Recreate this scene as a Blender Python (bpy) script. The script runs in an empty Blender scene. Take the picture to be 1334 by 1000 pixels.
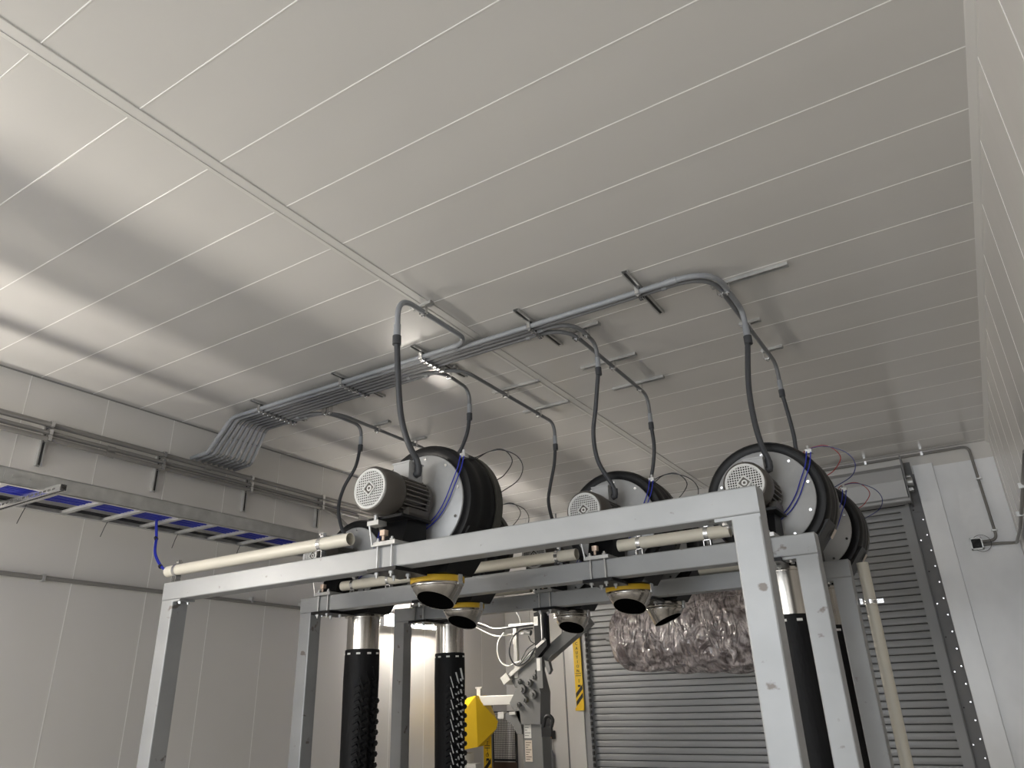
import bpy, math, random
from mathutils import Matrix, Vector
random.seed(7)
PI = math.pi
scene = bpy.context.scene
COL = scene.collection

# ------------------------------------------------------------------ camera
cam_data = bpy.data.cameras.new('camera')
cam = bpy.data.objects.new('camera', cam_data)
COL.objects.link(cam)
cam.matrix_world = Matrix(((0.8484558, 0.2344086, 0.4745264, 0.0000), (0.5283007, -0.3209599, -0.7860554, 0.0000), (-0.0319542, 0.9176259, -0.3961585, 1.6000), (0, 0, 0, 1)))
cam_data.lens = 25.33373
cam_data.sensor_width = 36.0
cam_data.clip_start = 0.05
scene.camera = cam

# ------------------------------------------------------------------ world, exposure
world = bpy.data.worlds.new('world')
scene.world = world
world.use_nodes = True
world.node_tree.nodes['Background'].inputs[0].default_value = (0.9, 0.95, 1.0, 1)
world.node_tree.nodes['Background'].inputs[1].default_value = 0.05
scene.view_settings.view_transform = 'Standard'
scene.view_settings.look = 'None'
scene.view_settings.gamma = 1.0
scene.view_settings.use_curve_mapping = False
scene.view_settings.exposure = 0.2
LAMP_POWER = 75.0       # radiance of the wall fixtures' diffusers
# wall light fixtures: (x, y centre, z, side, relative power)
FIXTURES = [(-5.52, 0.75, 2.38, 1, 1.55, 'strip light low on the left wall nearest the camera'),
            (-5.52, 6.85, 2.41, 1, 1.1, 'glowing strip light low on the left wall behind the dryer legs'),
            (-5.52, -5.0, 2.40, 1, 1.0, 'strip light added unseen on the left wall behind the camera')]  # last one is added out of view to brighten the bay
# daylight entering through the open bay door behind the camera
day = bpy.data.lights.new('daylight', 'AREA'); day.shape = 'RECTANGLE'; day.size = 5.0; day.size_y = 3.4
day.energy = 290.0; day.color = (0.90, 0.95, 1.0)
day_o = bpy.data.objects.new('daylight', day); COL.objects.link(day_o)
day_o.location = (-2.5, -7.95, 1.8); day_o.rotation_euler = (math.radians(90), 0, 0)
X_LEFT, X_RIGHT, Y_FRONT, Y_BACK, Z_CEIL = -5.7, 0.53, -8.0, 9.02, 3.96

# ------------------------------------------------------------------ materials
MATS = {}
def mat(name, col, rough=0.5, metal=0.0, bump=None, spots=None, coat=0.0, emit=0.0, var=None, spec=0.5, alpha=1.0):
    """bump=(scale vec, strength, distance); var=(scale, amount); spots=(scale, threshold, colour)"""
    m = bpy.data.materials.new(name); m.use_nodes = True
    nt = m.node_tree; b = nt.nodes['Principled BSDF']
    b.inputs['Base Color'].default_value = (*col, 1)
    b.inputs['Roughness'].default_value = rough
    b.inputs['Metallic'].default_value = metal
    b.inputs['Specular IOR Level'].default_value = spec
    b.inputs['Coat Weight'].default_value = coat
    b.inputs['Coat Roughness'].default_value = 0.12
    b.inputs['Alpha'].default_value = alpha
    if emit:
        b.inputs['Emission Color'].default_value = (1.0, 0.93, 0.83, 1)
        b.inputs['Emission Strength'].default_value = emit
    pos = None
    if bump or spots or var:
        pos = nt.nodes.new('ShaderNodeNewGeometry').outputs['Position']
    def noise(scale, detail=3.0):
        mp = nt.nodes.new('ShaderNodeMapping'); mp.inputs['Scale'].default_value = scale
        nt.links.new(pos, mp.inputs['Vector'])
        n = nt.nodes.new('ShaderNodeTexNoise'); n.inputs['Scale'].default_value = 1.0
        n.inputs['Detail'].default_value = detail
        nt.links.new(mp.outputs[0], n.inputs['Vector'])
        return n.outputs['Fac']
    cur = None
    if var:
        n = noise(var[0]); mr = nt.nodes.new('ShaderNodeMapRange')
        mr.inputs['From Min'].default_value = 0.3; mr.inputs['From Max'].default_value = 0.7
        mr.inputs['To Min'].default_value = 1 - var[1]; mr.inputs['To Max'].default_value = 1 + var[1]
        nt.links.new(n, mr.inputs['Value'])
        mx = nt.nodes.new('ShaderNodeVectorMath'); mx.operation = 'SCALE'
        mx.inputs[0].default_value = col
        nt.links.new(mr.outputs[0], mx.inputs['Scale'])
        cur = mx.outputs[0]
    if spots:
        n = noise(spots[0], 4.0); cr = nt.nodes.new('ShaderNodeMapRange')
        cr.inputs['From Min'].default_value = spots[1]; cr.inputs['From Max'].default_value = spots[1] + 0.05
        nt.links.new(n, cr.inputs['Value'])
        mx = nt.nodes.new('ShaderNodeMix'); mx.data_type = 'RGBA'
        mx.inputs[6].default_value = (*col, 1); mx.inputs[7].default_value = (*spots[2], 1)
        if cur is not None: nt.links.new(cur, mx.inputs[6])
        nt.links.new(cr.outputs[0], mx.inputs[0])
        cur = mx.outputs[2]
    if cur is not None: nt.links.new(cur, b.inputs['Base Color'])
    if bump:
        n = noise(bump[0]); bp = nt.nodes.new('ShaderNodeBump')
        bp.inputs['Strength'].default_value = bump[1]; bp.inputs['Distance'].default_value = bump[2]
        nt.links.new(n, bp.inputs['Height']); nt.links.new(bp.outputs[0], b.inputs['Normal'])
    MATS[name] = m
    return m
mat('ceiling_pvc', (0.74, 0.725, 0.70), 0.21, bump=((0.5, 2.2, 1), 0.2, 0.004), var=((0.5, 2.0, 1), 0.02))
mat('wall_pvc', (0.74, 0.72, 0.69), 0.25, bump=((1.0, 4.0, 0.5), 0.2, 0.01), var=((1, 1.5, 0.5), 0.02))
mat('joint_highlight', (0.95, 0.94, 0.91), 0.4)  # paler than the panels, paints the highlights along their seams
mat('trim_white', (0.74, 0.725, 0.70), 0.3)
mat('frp_sheet', (0.93, 0.94, 0.96), 0.2, bump=((14, 1, 14), 0.15, 0.004), var=((3, 1, 2), 0.05), coat=0.2)
mat('frame_steel', (0.38, 0.39, 0.40), 0.45, 0.3, var=((2.5, 2.5, 4), 0.08), spots=((9, 9, 12), 0.66, (0.2, 0.18, 0.165)), bump=((30, 30, 30), 0.1, 0.002))
mat('galvanised', (0.55, 0.55, 0.54), 0.4, 0.5, var=((12, 12, 12), 0.12))
mat('bright_zinc', (0.8, 0.8, 0.8), 0.22, 0.95)
mat('stainless', (0.62, 0.59, 0.55), 0.24, 1.0, var=((25, 25, 2), 0.12), bump=((60, 60, 3), 0.15, 0.002))
mat('strut_dark', (0.05, 0.05, 0.05), 0.6, 0.3)
mat('conduit_grey', (0.20, 0.205, 0.215), 0.35)
mat('conduit_light', (0.32, 0.335, 0.36), 0.35)
mat('flex_dark', (0.055, 0.058, 0.065), 0.45)
mat('wall_conduit', (0.25, 0.24, 0.225), 0.4)
mat('black_plastic', (0.006, 0.006, 0.007), 0.42, spec=0.28)
mat('black_fabric', (0.007, 0.007, 0.008), 0.6, spec=0.25, bump=((40, 40, 12), 0.4, 0.01))
mat('black_rubber', (0.01, 0.01, 0.01), 0.5)
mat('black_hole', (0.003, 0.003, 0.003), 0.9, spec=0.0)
mat('joint_shadow', (0.28, 0.275, 0.26), 0.5)  # dark tone paints the shade in the left wall-ceiling joint
mat('housing_rib', (0.06, 0.058, 0.05), 0.45)
mat('plate_grey', (0.47, 0.475, 0.48), 0.42, 0.2, var=((6, 6, 6), 0.06))
mat('motor_grey', (0.10, 0.09, 0.08), 0.36, 0.2)
mat('motor_fin', (0.2, 0.19, 0.175), 0.4, 0.3)
mat('grille_white', (0.74, 0.74, 0.73), 0.45)
mat('yellow_ring', (0.72, 0.45, 0.03), 0.45)
mat('yellow_paint', (0.88, 0.56, 0.012), 0.45)
mat('yellow_tape', (0.92, 0.60, 0.015), 0.5)
mat('black_ink', (0.015, 0.013, 0.012), 0.6)
mat('pvc_cream', (0.76, 0.72, 0.62), 0.38, var=((2, 2, 2), 0.03))
mat('blue_tube', (0.02, 0.035, 0.42), 0.35)
mat('dark_blue_tube', (0.02, 0.025, 0.16), 0.35)
mat('red_tube', (0.35, 0.02, 0.02), 0.35)
mat('black_tube', (0.015, 0.015, 0.02), 0.4)
mat('white_cable', (0.8, 0.8, 0.77), 0.4)
mat('white_label', (0.85, 0.84, 0.8), 0.5)
mat('tan_label', (0.75, 0.66, 0.56), 0.5)
mat('brass', (0.72, 0.56, 0.45), 0.4, 0.3)
mat('door_grey', (0.34, 0.345, 0.35), 0.42, 0.1, var=((1, 1, 3), 0.04))
mat('hood_grey', (0.48, 0.485, 0.495), 0.4, 0.15)
mat('guide_dark', (0.21, 0.21, 0.215), 0.5, 0.3)
mat('door_dark', (0.05, 0.05, 0.05), 0.7)
mat('floor_concrete', (0.42, 0.41, 0.39), 0.55, var=((2, 2, 2), 0.1))
mat('machine_grey', (0.22, 0.22, 0.215), 0.4, 0.2)
mat('machine_cream', (0.6, 0.59, 0.55), 0.4)
mat('fence_black', (0.012, 0.012, 0.013), 0.5)
mat('rust_brown', (0.07, 0.04, 0.025), 0.6)
mat('orange', (0.75, 0.33, 0.03), 0.45)
mat('red_button', (0.45, 0.03, 0.02), 0.4)
mat('blue_label', (0.02, 0.05, 0.25), 0.4)
mat('lamp_body', (0.8, 0.8, 0.78), 0.4)
def wrap_material():
    m = bpy.data.materials.new('wrapped_bristles'); m.use_nodes = True
    nt = m.node_tree; b = nt.nodes['Principled BSDF']
    pos = nt.nodes.new('ShaderNodeNewGeometry').outputs['Position']
    n = nt.nodes.new('ShaderNodeTexNoise'); n.inputs['Scale'].default_value = 7.0; n.inputs['Detail'].default_value = 5
    n.inputs['Distortion'].default_value = 1.5
    nt.links.new(pos, n.inputs['Vector'])
    cr = nt.nodes.new('ShaderNodeValToRGB')
    cr.color_ramp.elements[0].position = 0.35; cr.color_ramp.elements[0].color = (0.16, 0.125, 0.125, 1)
    cr.color_ramp.elements[1].position = 0.65; cr.color_ramp.elements[1].color = (0.66, 0.59, 0.585, 1)
    nt.links.new(n.outputs['Fac'], cr.inputs[0]); nt.links.new(cr.outputs[0], b.inputs['Base Color'])
    b.inputs['Roughness'].default_value = 0.6
    b.inputs['Coat IOR'].default_value = 1.8; b.inputs['Coat Weight'].default_value = 1.0; b.inputs['Coat Roughness'].default_value = 0.07
    v = nt.nodes.new('ShaderNodeTexNoise'); v.inputs['Scale'].default_value = 1.0; v.inputs['Detail'].default_value = 2.5
    v.inputs['Distortion'].default_value = 1.6
    mp = nt.nodes.new('ShaderNodeMapping'); mp.inputs['Scale'].default_value = (10, 4.0, 4.0); mp.inputs['Rotation'].default_value = (0, 0.35, 0)
    nt.links.new(pos, mp.inputs['Vector']); nt.links.new(mp.outputs[0], v.inputs['Vector'])
    bp = nt.nodes.new('ShaderNodeBump'); bp.inputs['Strength'].default_value = 1.0; bp.inputs['Distance'].default_value = 0.10
    nt.links.new(v.outputs['Fac'], bp.inputs['Height'])
    nt.links.new(bp.outputs[0], b.inputs['Normal']); nt.links.new(bp.outputs[0], b.inputs['Coat Normal'])
    MATS['wrapped_bristles'] = m
wrap_material()

# ------------------------------------------------------------------ geometry helpers
def V(*a): return Vector(a)
class MB:
    def __init__(s): s.v = []; s.f = []; s.sm = []
    def add(s, vs, fs, smooth=False):
        o = len(s.v); s.v += [tuple(p) for p in vs]
        s.f += [tuple(i + o for i in f) for f in fs]; s.sm += [smooth] * len(fs); return s
    def box(s, x0, x1, y0, y1, z0, z1, m=None):
        vs = [V(x, y, z) for z in (z0, z1) for y in (y0, y1) for x in (x0, x1)]
        if m is not None: vs = [m @ p for p in vs]
        return s.add(vs, [(0, 2, 3, 1), (4, 5, 7, 6), (0, 1, 5, 4), (2, 6, 7, 3), (0, 4, 6, 2), (1, 3, 7, 5)])
    def cbox(s, x0, x1, y0, y1, z0, z1, c, axis):
        """box whose four edges along axis are chamfered by c"""
        r = [(x0, x1), (y0, y1), (z0, z1)]
        a, b = [i for i in range(3) if i != axis]
        (a0, a1), (b0, b1) = r[a], r[b]
        ring = [(a0 + c, b0), (a1 - c, b0), (a1 - .3*c, b0 + .3*c), (a1, b0 + c), (a1, b1 - c), (a1 - .3*c, b1 - .3*c), (a1 - c, b1), (a0 + c, b1), (a0 + .3*c, b1 - .3*c), (a0, b1 - c), (a0, b0 + c), (a0 + .3*c, b0 + .3*c)]
        vs = []
        for e in r[axis]:
            for (p, q) in ring:
                w = [0, 0, 0]; w[axis] = e; w[a] = p; w[b] = q; vs.append(w)
        n = len(ring)
        fs = [(i, (i + 1) % n, n + (i + 1) % n, n + i) for i in range(n)] + [tuple(range(n))[::-1], tuple(range(n, 2 * n))]
        return s.add(vs, fs)
    def tube(s, pts, r, n=10, caps=True, closed=False):
        pts = [Vector(p) for p in pts]; k = len(pts)
        rs = r if isinstance(r, (list, tuple)) else [r] * k
        if closed: tang = [(pts[(i + 1) % k] - pts[i - 1]).normalized() for i in range(k)]
        else: tang = [(pts[min(i + 1, k - 1)] - pts[max(i - 1, 0)]).normalized() for i in range(k)]
        t = tang[0]; u = t.cross(V(0, 0, 1))
        if u.length < 1e-3: u = t.cross(V(1, 0, 0))
        u.normalize(); vs = []
        for i in range(k):
            if i:
                q = tang[i - 1].rotation_difference(tang[i]); u = q @ u
                u = (u - tang[i] * u.dot(tang[i])).normalized()
            w = tang[i].cross(u)
            for j in range(n):
                a = 2 * PI * j / n
                vs.append(pts[i] + (u * math.cos(a) + w * math.sin(a)) * rs[i])
        fs = []
        for i in range(k if closed else k - 1):
            i2 = (i + 1) % k
            for j in range(n):
                fs.append((i * n + j, i * n + (j + 1) % n, i2 * n + (j + 1) % n, i2 * n + j))
        s.add(vs, fs, True)
        if caps and not closed:
            o = len(s.v) - k * n
            s.f += [tuple(o + j for j in range(n))[::-1], tuple(o + (k - 1) * n + j for j in range(n))]; s.sm += [False] * 2
        return s
    def cyl(s, p0, p1, r, n=16, r2=None): return s.tube([p0, p1], [r, r if r2 is None else r2], n)
    def lathe(s, prof, axis='z', n=32, org=(0, 0, 0), caps=False):
        """prof = [(distance along axis, radius)...]"""
        vs = []
        for (h, r) in prof:
            for j in range(n):
                a = 2 * PI * j / n; c, d = r * math.cos(a), r * math.sin(a)
                p = (c, d, h) if axis == 'z' else ((c, h, d) if axis == 'y' else (h, c, d))
                vs.append((p[0] + org[0], p[1] + org[1], p[2] + org[2]))
        fs = []
        for i in range(len(prof) - 1):
            for j in range(n):
                q = (i * n + j, i * n + (j + 1) % n, (i + 1) * n + (j + 1) % n, (i + 1) * n + j)
                fs.append(q if axis != 'y' else q[::-1])
        s.add(vs, fs, True)
        if caps:
            o = len(s.v) - len(prof) * n
            s.f += [tuple(o + j for j in range(n)), tuple(o + (len(prof) - 1) * n + j for j in range(n))]; s.sm += [False] * 2
        return s
    def prism(s, poly, axis, e0, e1, m=None):
        vs = []; n = len(poly)
        for e in (e0, e1):
            for (p, q) in poly:
                w = V(e, p, q) if axis == 0 else (V(p, e, q) if axis == 1 else V(p, q, e))
                vs.append(m @ w if m is not None else w)
        fs = [(i, (i + 1) % n, n + (i + 1) % n, n + i) for i in range(n)] + [tuple(range(n))[::-1], tuple(range(n, 2 * n))]
        return s.add(vs, fs)
    def mesh(s, name):
        me = bpy.data.meshes.new(name); me.from_pydata(s.v, [], s.f)
        me.polygons.foreach_set('use_smooth', s.sm); me.update()
        if any(s.sm):
            try: me.set_sharp_from_angle(angle=math.radians(38))
            except Exception: pass
        return me
def fillet(pts, rad, n=8):
    """polyline with rounded corners; rad is one radius or one per inner corner"""
    pts = [Vector(p) for p in pts]; out = [pts[0]]
    for i in range(1, len(pts) - 1):
        r = rad[i - 1] if isinstance(rad, (list, tuple)) else rad
        a, b, c = pts[i - 1], pts[i], pts[i + 1]
        d0 = (a - b).normalized(); d1 = (c - b).normalized()
        ang = d0.angle(d1)
        if ang > PI - 0.03: out.append(b); continue
        t = min(r / math.tan(ang / 2), (a - b).length * .49, (c - b).length * .49)
        p0, p1 = b + d0 * t, b + d1 * t
        for k in range(n + 1):
            u = k / n; out.append((1 - u) ** 2 * p0 + 2 * u * (1 - u) * (b * .3 + (p0 + p1) * .35 if False else b) + u * u * p1)
    out.append(pts[-1]); return out
def spline(pts, n=8):
    pts = [Vector(p) for p in pts]; P = [pts[0] * 2 - pts[1]] + pts + [pts[-1] * 2 - pts[-2]]; out = []
    for i in range(1, len(P) - 2):
        for k in range(n):
            t = k / n
            out.append(.5 * ((2 * P[i]) + (P[i + 1] - P[i - 1]) * t + (2 * P[i - 1] - 5 * P[i] + 4 * P[i + 1] - P[i + 2]) * t * t + (3 * P[i] - P[i - 1] - 3 * P[i + 1] + P[i + 2]) * t ** 3))
    out.append(pts[-1]); return out
CACHE = {}
def obj(name, mb, material, parent=None, key=None, label=None, kind=None, loc=None):
    """ONE mesh object. Under a parent the geometry is given in world coordinates of the parent's unrotated frame
    unless key/loc says that it is local already."""
    if key is not None and key in CACHE: me = CACHE[key]
    else:
        if callable(mb): mb = mb()
        if parent is not None and key is None and loc is None:
            o = world_loc(parent); mb.v = [(p[0] - o[0], p[1] - o[1], p[2] - o[2]) for p in mb.v]
        me = mb.mesh(name); me.materials.append(MATS[material])
        if key is not None: CACHE[key] = me
    ob = bpy.data.objects.new(name, me); COL.objects.link(ob)
    if parent is not None: ob.parent = parent
    if loc is not None: ob.location = loc
    if label: ob['label'] = label
    if kind: ob['kind'] = kind
    return ob
def world_loc(o):
    p = Vector(o.location)
    while o.parent is not None: o = o.parent; p = p + Vector(o.location)
    return p
def thing(name, loc, label, cat, group=None):
    o = bpy.data.objects.new(name, None); COL.objects.link(o); o.location = loc; o.empty_display_size = 0.1
    o['label'] = label; o['category'] = cat
    if group: o['group'] = group
    return o
def tag(o, label, cat, group=None, kind=None):
    o['label'] = label; o['category'] = cat
    if group: o['group'] = group
    if kind: o['kind'] = kind
    return o
def struct(name, mb, material, parent=None):
    o = obj(name, mb, material, parent)
    if parent is None: o['kind'] = 'structure'
    return o
def text_mb(s, size, m, depth=0.002, vertical=False, spacing=1.05):
    """letters as a mesh; m maps (x right, y up, z out) to the world"""
    out = MB(); rows = list(s) if vertical else [s]
    for i, ch in enumerate(rows):
        if ch == ' ': continue
        cu = bpy.data.curves.new('lettering', 'FONT'); cu.body = ch; cu.size = size; cu.extrude = depth
        cu.align_x = 'CENTER'; cu.align_y = 'CENTER'; cu.resolution_u = 3
        t = bpy.data.objects.new('lettering', cu); COL.objects.link(t)
        dg = bpy.context.evaluated_depsgraph_get(); me = bpy.data.meshes.new_from_object(t.evaluated_get(dg))
        vs = [m @ Vector((v.co.x, v.co.y - i * size * spacing, v.co.z)) for v in me.vertices]
        out.add(vs, [tuple(p.vertices) for p in me.polygons])
        bpy.data.objects.remove(t); bpy.data.curves.remove(cu); bpy.data.meshes.remove(me)
    return out
# wall facing -Y: x->X, y->Z, z->-Y
def facing_front(x, y, z): return Matrix(((1, 0, 0, x), (0, 0, -1, y), (0, 1, 0, z), (0, 0, 0, 1)))

# ------------------------------------------------------------------ room
XL, XR, YF, YB, ZC = X_LEFT, X_RIGHT, Y_FRONT, Y_BACK, Z_CEIL
struct('floor', MB().box(XL - .2, XR + .2, YF - .2, YB + .2, -.1, 0), 'floor_concrete')
def panel_mb(a, b, w0, w1, axis, face, d, c=0.0025):
    """long panel: length a..b along axis 'len', width w0..w1; face is the visible plane, d its depth (signed, away from the room)"""
    pass
# ceiling: pale backing with two lengths of interlocking liner planks and a joint strip
ceil = struct('ceiling', MB().box(XL - .2, XR + .2, YF - .2, YB + .2, ZC + .03, ZC + .13), 'joint_highlight')
PITCH = 0.4067
ys = [0.805 + PITCH * k for k in range(-23, 21)]
ys = [y for y in ys if YF < y < YB]; ys = [YF] + ys + [YB]
XJ0, XJ1 = -2.625, -2.555
for (x0, x1) in ((XL, XJ0), (XJ1, XR)):
    for i in range(len(ys) - 1):
        y0, y1 = ys[i] + .0, ys[i + 1] - .006
        obj('panel', MB().cbox(x0, x1, y0, y1, ZC, ZC + .031, .002, 0), 'ceiling_pvc', ceil)
        if i < len(ys) - 2: obj('joint_bead', MB().prism([(y1 - .0005, ZC + .02), (y1 - .0005, ZC), (y1 + .003, ZC - .0018), (y1 + .0065, ZC), (y1 + .0065, ZC + .02)], 0, x0, x1), 'joint_highlight', ceil)
t = struct('trim_1', MB().cbox(XJ0 - .008, XJ1 + .008, YF, YB, ZC - .006, ZC + .01, .003, 1).box(XJ0 + .016, XJ0 + .019, YF, YB, ZC - .009, ZC - .005), 'trim_white')
# left wall
def side_wall(name, x, sgn, seams):
    w = struct(name, MB().box(min(x + sgn * .03, x + sgn * .13), max(x + sgn * .03, x + sgn * .13), YF - .2, YB + .2, 0, ZC + .05), 'joint_highlight')
    e = [YF] + [s for s in seams if YF < s < YB] + [YB]
    for i in range(len(e) - 1):
        y0, y1 = e[i], e[i + 1] - .005
        obj('panel', MB().cbox(min(x, x + sgn * .031), max(x, x + sgn * .031), y0, y1, 0, ZC, .002, 2), 'wall_pvc', w)
        if i < len(e) - 2: obj('joint_bead', MB().box(min(x - sgn * .001, x + sgn * .02), max(x - sgn * .001, x + sgn * .02), y1 - .0005, y1 + .0055, 0, ZC), 'joint_highlight', w)
    return w
side_wall('wall_left', XL, -1, [2.37 + .606 * k for k in range(-18, 12)])
side_wall('wall_right', XR, 1, [2.307 + .58 * k for k in range(-18, 12)])
struct('trim_2', MB().prism([(XR - .035, ZC + .001), (XR - .03, ZC - .006), (XR - .006, ZC - .03), (XR + .001, ZC - .035), (XR + .001, ZC + .001)], 1, YF, YB), 'trim_white')
struct('trim_3', MB().prism([(XL + .010, ZC + .001), (XL + .008, ZC - .004), (XL - .001, ZC - .010), (XL - .001, ZC + .001)], 1, YF, YB), 'joint_shadow')
struct('wall_front', MB().box(XL - .2, XR + .2, YF - .13, YF, 0, ZC + .05), 'wall_pvc')
# back wall with a door opening x -4.44..-0.41, z 0..3.42
DX0, DX1, DZ = -4.44, -0.41, 3.42
wb = MB().box(XL - .2, DX0, YB, YB + .13, 0, ZC + .05).box(DX1, XR + .2, YB, YB + .13, 0, ZC + .05).box(DX0, DX1, YB, YB + .13, DZ, ZC + .05)
wb = struct('wall_back', wb, 'wall_pvc')
obj('cladding_sheet', MB().cbox(-.02, XR - .002, YB - .012, YB, 0, 3.775, .003, 2), 'frp_sheet', wb, label='bright bluish white smooth wall sheet right of the door')
col = MB().cbox(-.245, -.045, YB - .07, YB, 0, 3.80, .006, 2)
obj('door_column', col, 'frp_sheet', wb, label='bright boxed column right of the roller door')
obj('column_flange', MB().box(-.045, -.014, YB - .03, YB, 0, 3.77), 'frp_sheet', wb)
obj('door_column', MB().cbox(-4.69, -4.52, YB - .06, YB, 0, 3.8, .006, 2), 'wall_pvc', wb)
rv = MB().box(-4.80, -4.782, YB - .006, YB, 0, ZC)
obj('seam_strip', rv, 'guide_dark', wb)
obj('seam_strip', MB().box(-5.31, -5.29, YB - .01, YB, 0, ZC), 'trim_white', wb)

# roller door
door = thing('door_1', (-2.42, YB, 0), 'grey roller shutter door in the back wall', 'door')
del door['category']; del door['label']; door['kind'] = 'structure'
k = 0; z = 0.02
while z < 3.40:
    def slat(z=z):
        # curved lath with a recessed joint
        pr = [(YB + .045, 0.004), (YB + .034, 0.005), (YB + .0295, .014), (YB + .028, .035), (YB + .0295, .060), (YB + .032, .0695), (YB + .045, .0705), (YB + .06, .0705), (YB + .06, .004)]
        return MB().prism([(p - 0, q + 0) for p, q in pr], 0, DX0 - .03, DX1 + .03)
    s_ = slat(); s_.v = [(p[0] + 2.42, p[1] - YB, p[2]) for p in s_.v]
    obj('slat', s_, 'door_grey', door, key='slat', loc=(0, 0, z))
    z += .0735
obj('door_backing', MB().box(DX0, DX1, YB + .075, YB + .09, 0, 3.45), 'door_dark', door)
obj('guide_rail', MB().box(DX1, -.375, YB - .035, YB, 0, 3.44).box(DX1 - .06, DX1, YB - .02, YB + .02, 0, 3.36), 'door_grey', door)
ga = obj('guide_angle', MB().box(-.375, -.245, YB - .012, YB, 0, 3.72).box(-.375, -.365, YB - .06, YB, 0, 3.6), 'guide_dark', door)
for i in range(16):
    zz = .9 + i * .165
    obj('bolt', MB().cyl((-.27, YB - .017, zz), (-.27, YB - .01, zz), .008, 8), 'bright_zinc', ga)
    if i % 2: obj('bolt', MB().cyl((-.34, YB - .02, zz - .05), (-.34, YB - .01, zz - .05), .008, 8), 'bright_zinc' if i % 4 == 1 else 'strut_dark', ga)
obj('guide_rail', MB().box(-4.52, DX0, YB - .04, YB, 0, 3.44).box(DX0, DX0 + .012, YB - .02, YB + .03, 0, 3.4), 'door_grey', door)
teeth = MB()
for i in range(50): teeth.box(DX0 - .004, DX0 + .02, YB - .045, YB - .02, .1 + i * .066, .14 + i * .066)
obj('guide_brush', teeth, 'door_dark', door, kind='stuff')
# hood: boxed coil cover
hood = MB().prism([(YB, 3.80), (YB - .20, 3.80), (YB - .30, 3.74), (YB - .33, 3.60), (YB - .33, 3.42), (YB - .31, 3.40), (YB, 3.40)], 0, -4.55, -.345)
obj('coil_hood', hood, 'hood_grey', door)
obj('hood_lip', MB().tube([(-4.55, YB - .33, 3.385), (-.33, YB - .33, 3.385)], .022, 10), 'hood_grey', door)
obj('end_plate', MB().box(-.34, -.325, YB - .30, YB, 3.36, 3.88).box(-.325, -.26, YB - .02, YB, 3.3, 3.86), 'guide_dark', door)
obj('bearing', MB().cyl((-.325, YB - .17, 3.6), (-.27, YB - .17, 3.6), .05).box(-.325, -.28, YB - .22, YB - .12, 3.5, 3.53).cyl((-.325, YB - .1, 3.68), (-.28, YB - .1, 3.68), .02), 'galvanised', door)

# ------------------------------------------------------------------ wall light fixtures
XL_B = X_LEFT
for (x, y, z, sg, pw, lab) in FIXTURES:
    t = thing('wall_light', (x, y, z), 'white ' + lab, 'light')
    w = .075
    hl = .55 if y > 3 else .62
    obj('lamp_housing', MB().cbox(min(x - sg * .075, x - sg * .02), max(x - sg * .075, x - sg * .02), y - hl, y + hl, z - .07, z + .07, .01, 1), 'lamp_body', t)
    for yb in (y - hl * .6, y + hl * .6): obj('wall_bracket', MB().box(XL_B, x - .07, yb - .02, yb + .02, z - .02, z + .02), 'lamp_body', t)
    em = 'lamp_glow_%g' % pw
    if em not in MATS: mat(em, (0.8, 0.8, 0.8), 0.5, emit=LAMP_POWER * pw)
    obj('diffuser', MB().cbox(min(x - sg * .022, x + sg * .035), max(x - sg * .022, x + sg * .035), y - hl + .02, y + hl - .02, z - .055, z + .055, .018, 1), em, t)

# ------------------------------------------------------------------ dryer arches
GX0, GX1 = -4.590, -0.657      # outer faces
BZ0, BZ1, BS = 2.249, 2.366, 0.117
ARCH_Y = [3.0, 4.21, 5.35]
ARCH_N = ['front', 'middle', 'rear']
for Y0, nm in zip(ARCH_Y, ARCH_N):
    t = thing('dryer_arch', ((GX0 + GX1) / 2, Y0 + .06, 0), nm + ' grey square-tube steel arch of the three carrying the blowers', 'arch', 'steel dryer arches')
    obj('cross_beam', MB().cbox(GX0, GX1, Y0, Y0 + BS, BZ0, BZ1, .007, 0), 'frame_steel', t)
    for (xa, xb, s_) in ((GX0, GX0 + .12, 1), (GX1 - .12, GX1, -1)):
        p = obj('leg', MB().cbox(xa, xb, Y0, Y0 + BS, 0, BZ0 - .014, .007, 2), 'frame_steel', t)
        xc = (xa + xb) / 2
        obj('top_plate', MB().box(xa - (.07 if s_ < 0 else 0), xb + (.07 if s_ > 0 else 0), Y0 + .002, Y0 + BS - .002, BZ0 - .014, BZ0 - .0005), 'frame_steel', p)
        xb_ = xb + .035 if s_ > 0 else xa - .035
        for yb in (.03, .09): obj('bolt', MB().cyl((xb_, Y0 + yb, BZ0 - .028), (xb_, Y0 + yb, BZ0 - .014), .012, 6), 'bright_zinc', p)
        obj('base_plate', MB().box(xa - .06, xb + .06, Y0 - .06, Y0 + BS + .06, 0, .014), 'frame_steel', p)
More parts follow.
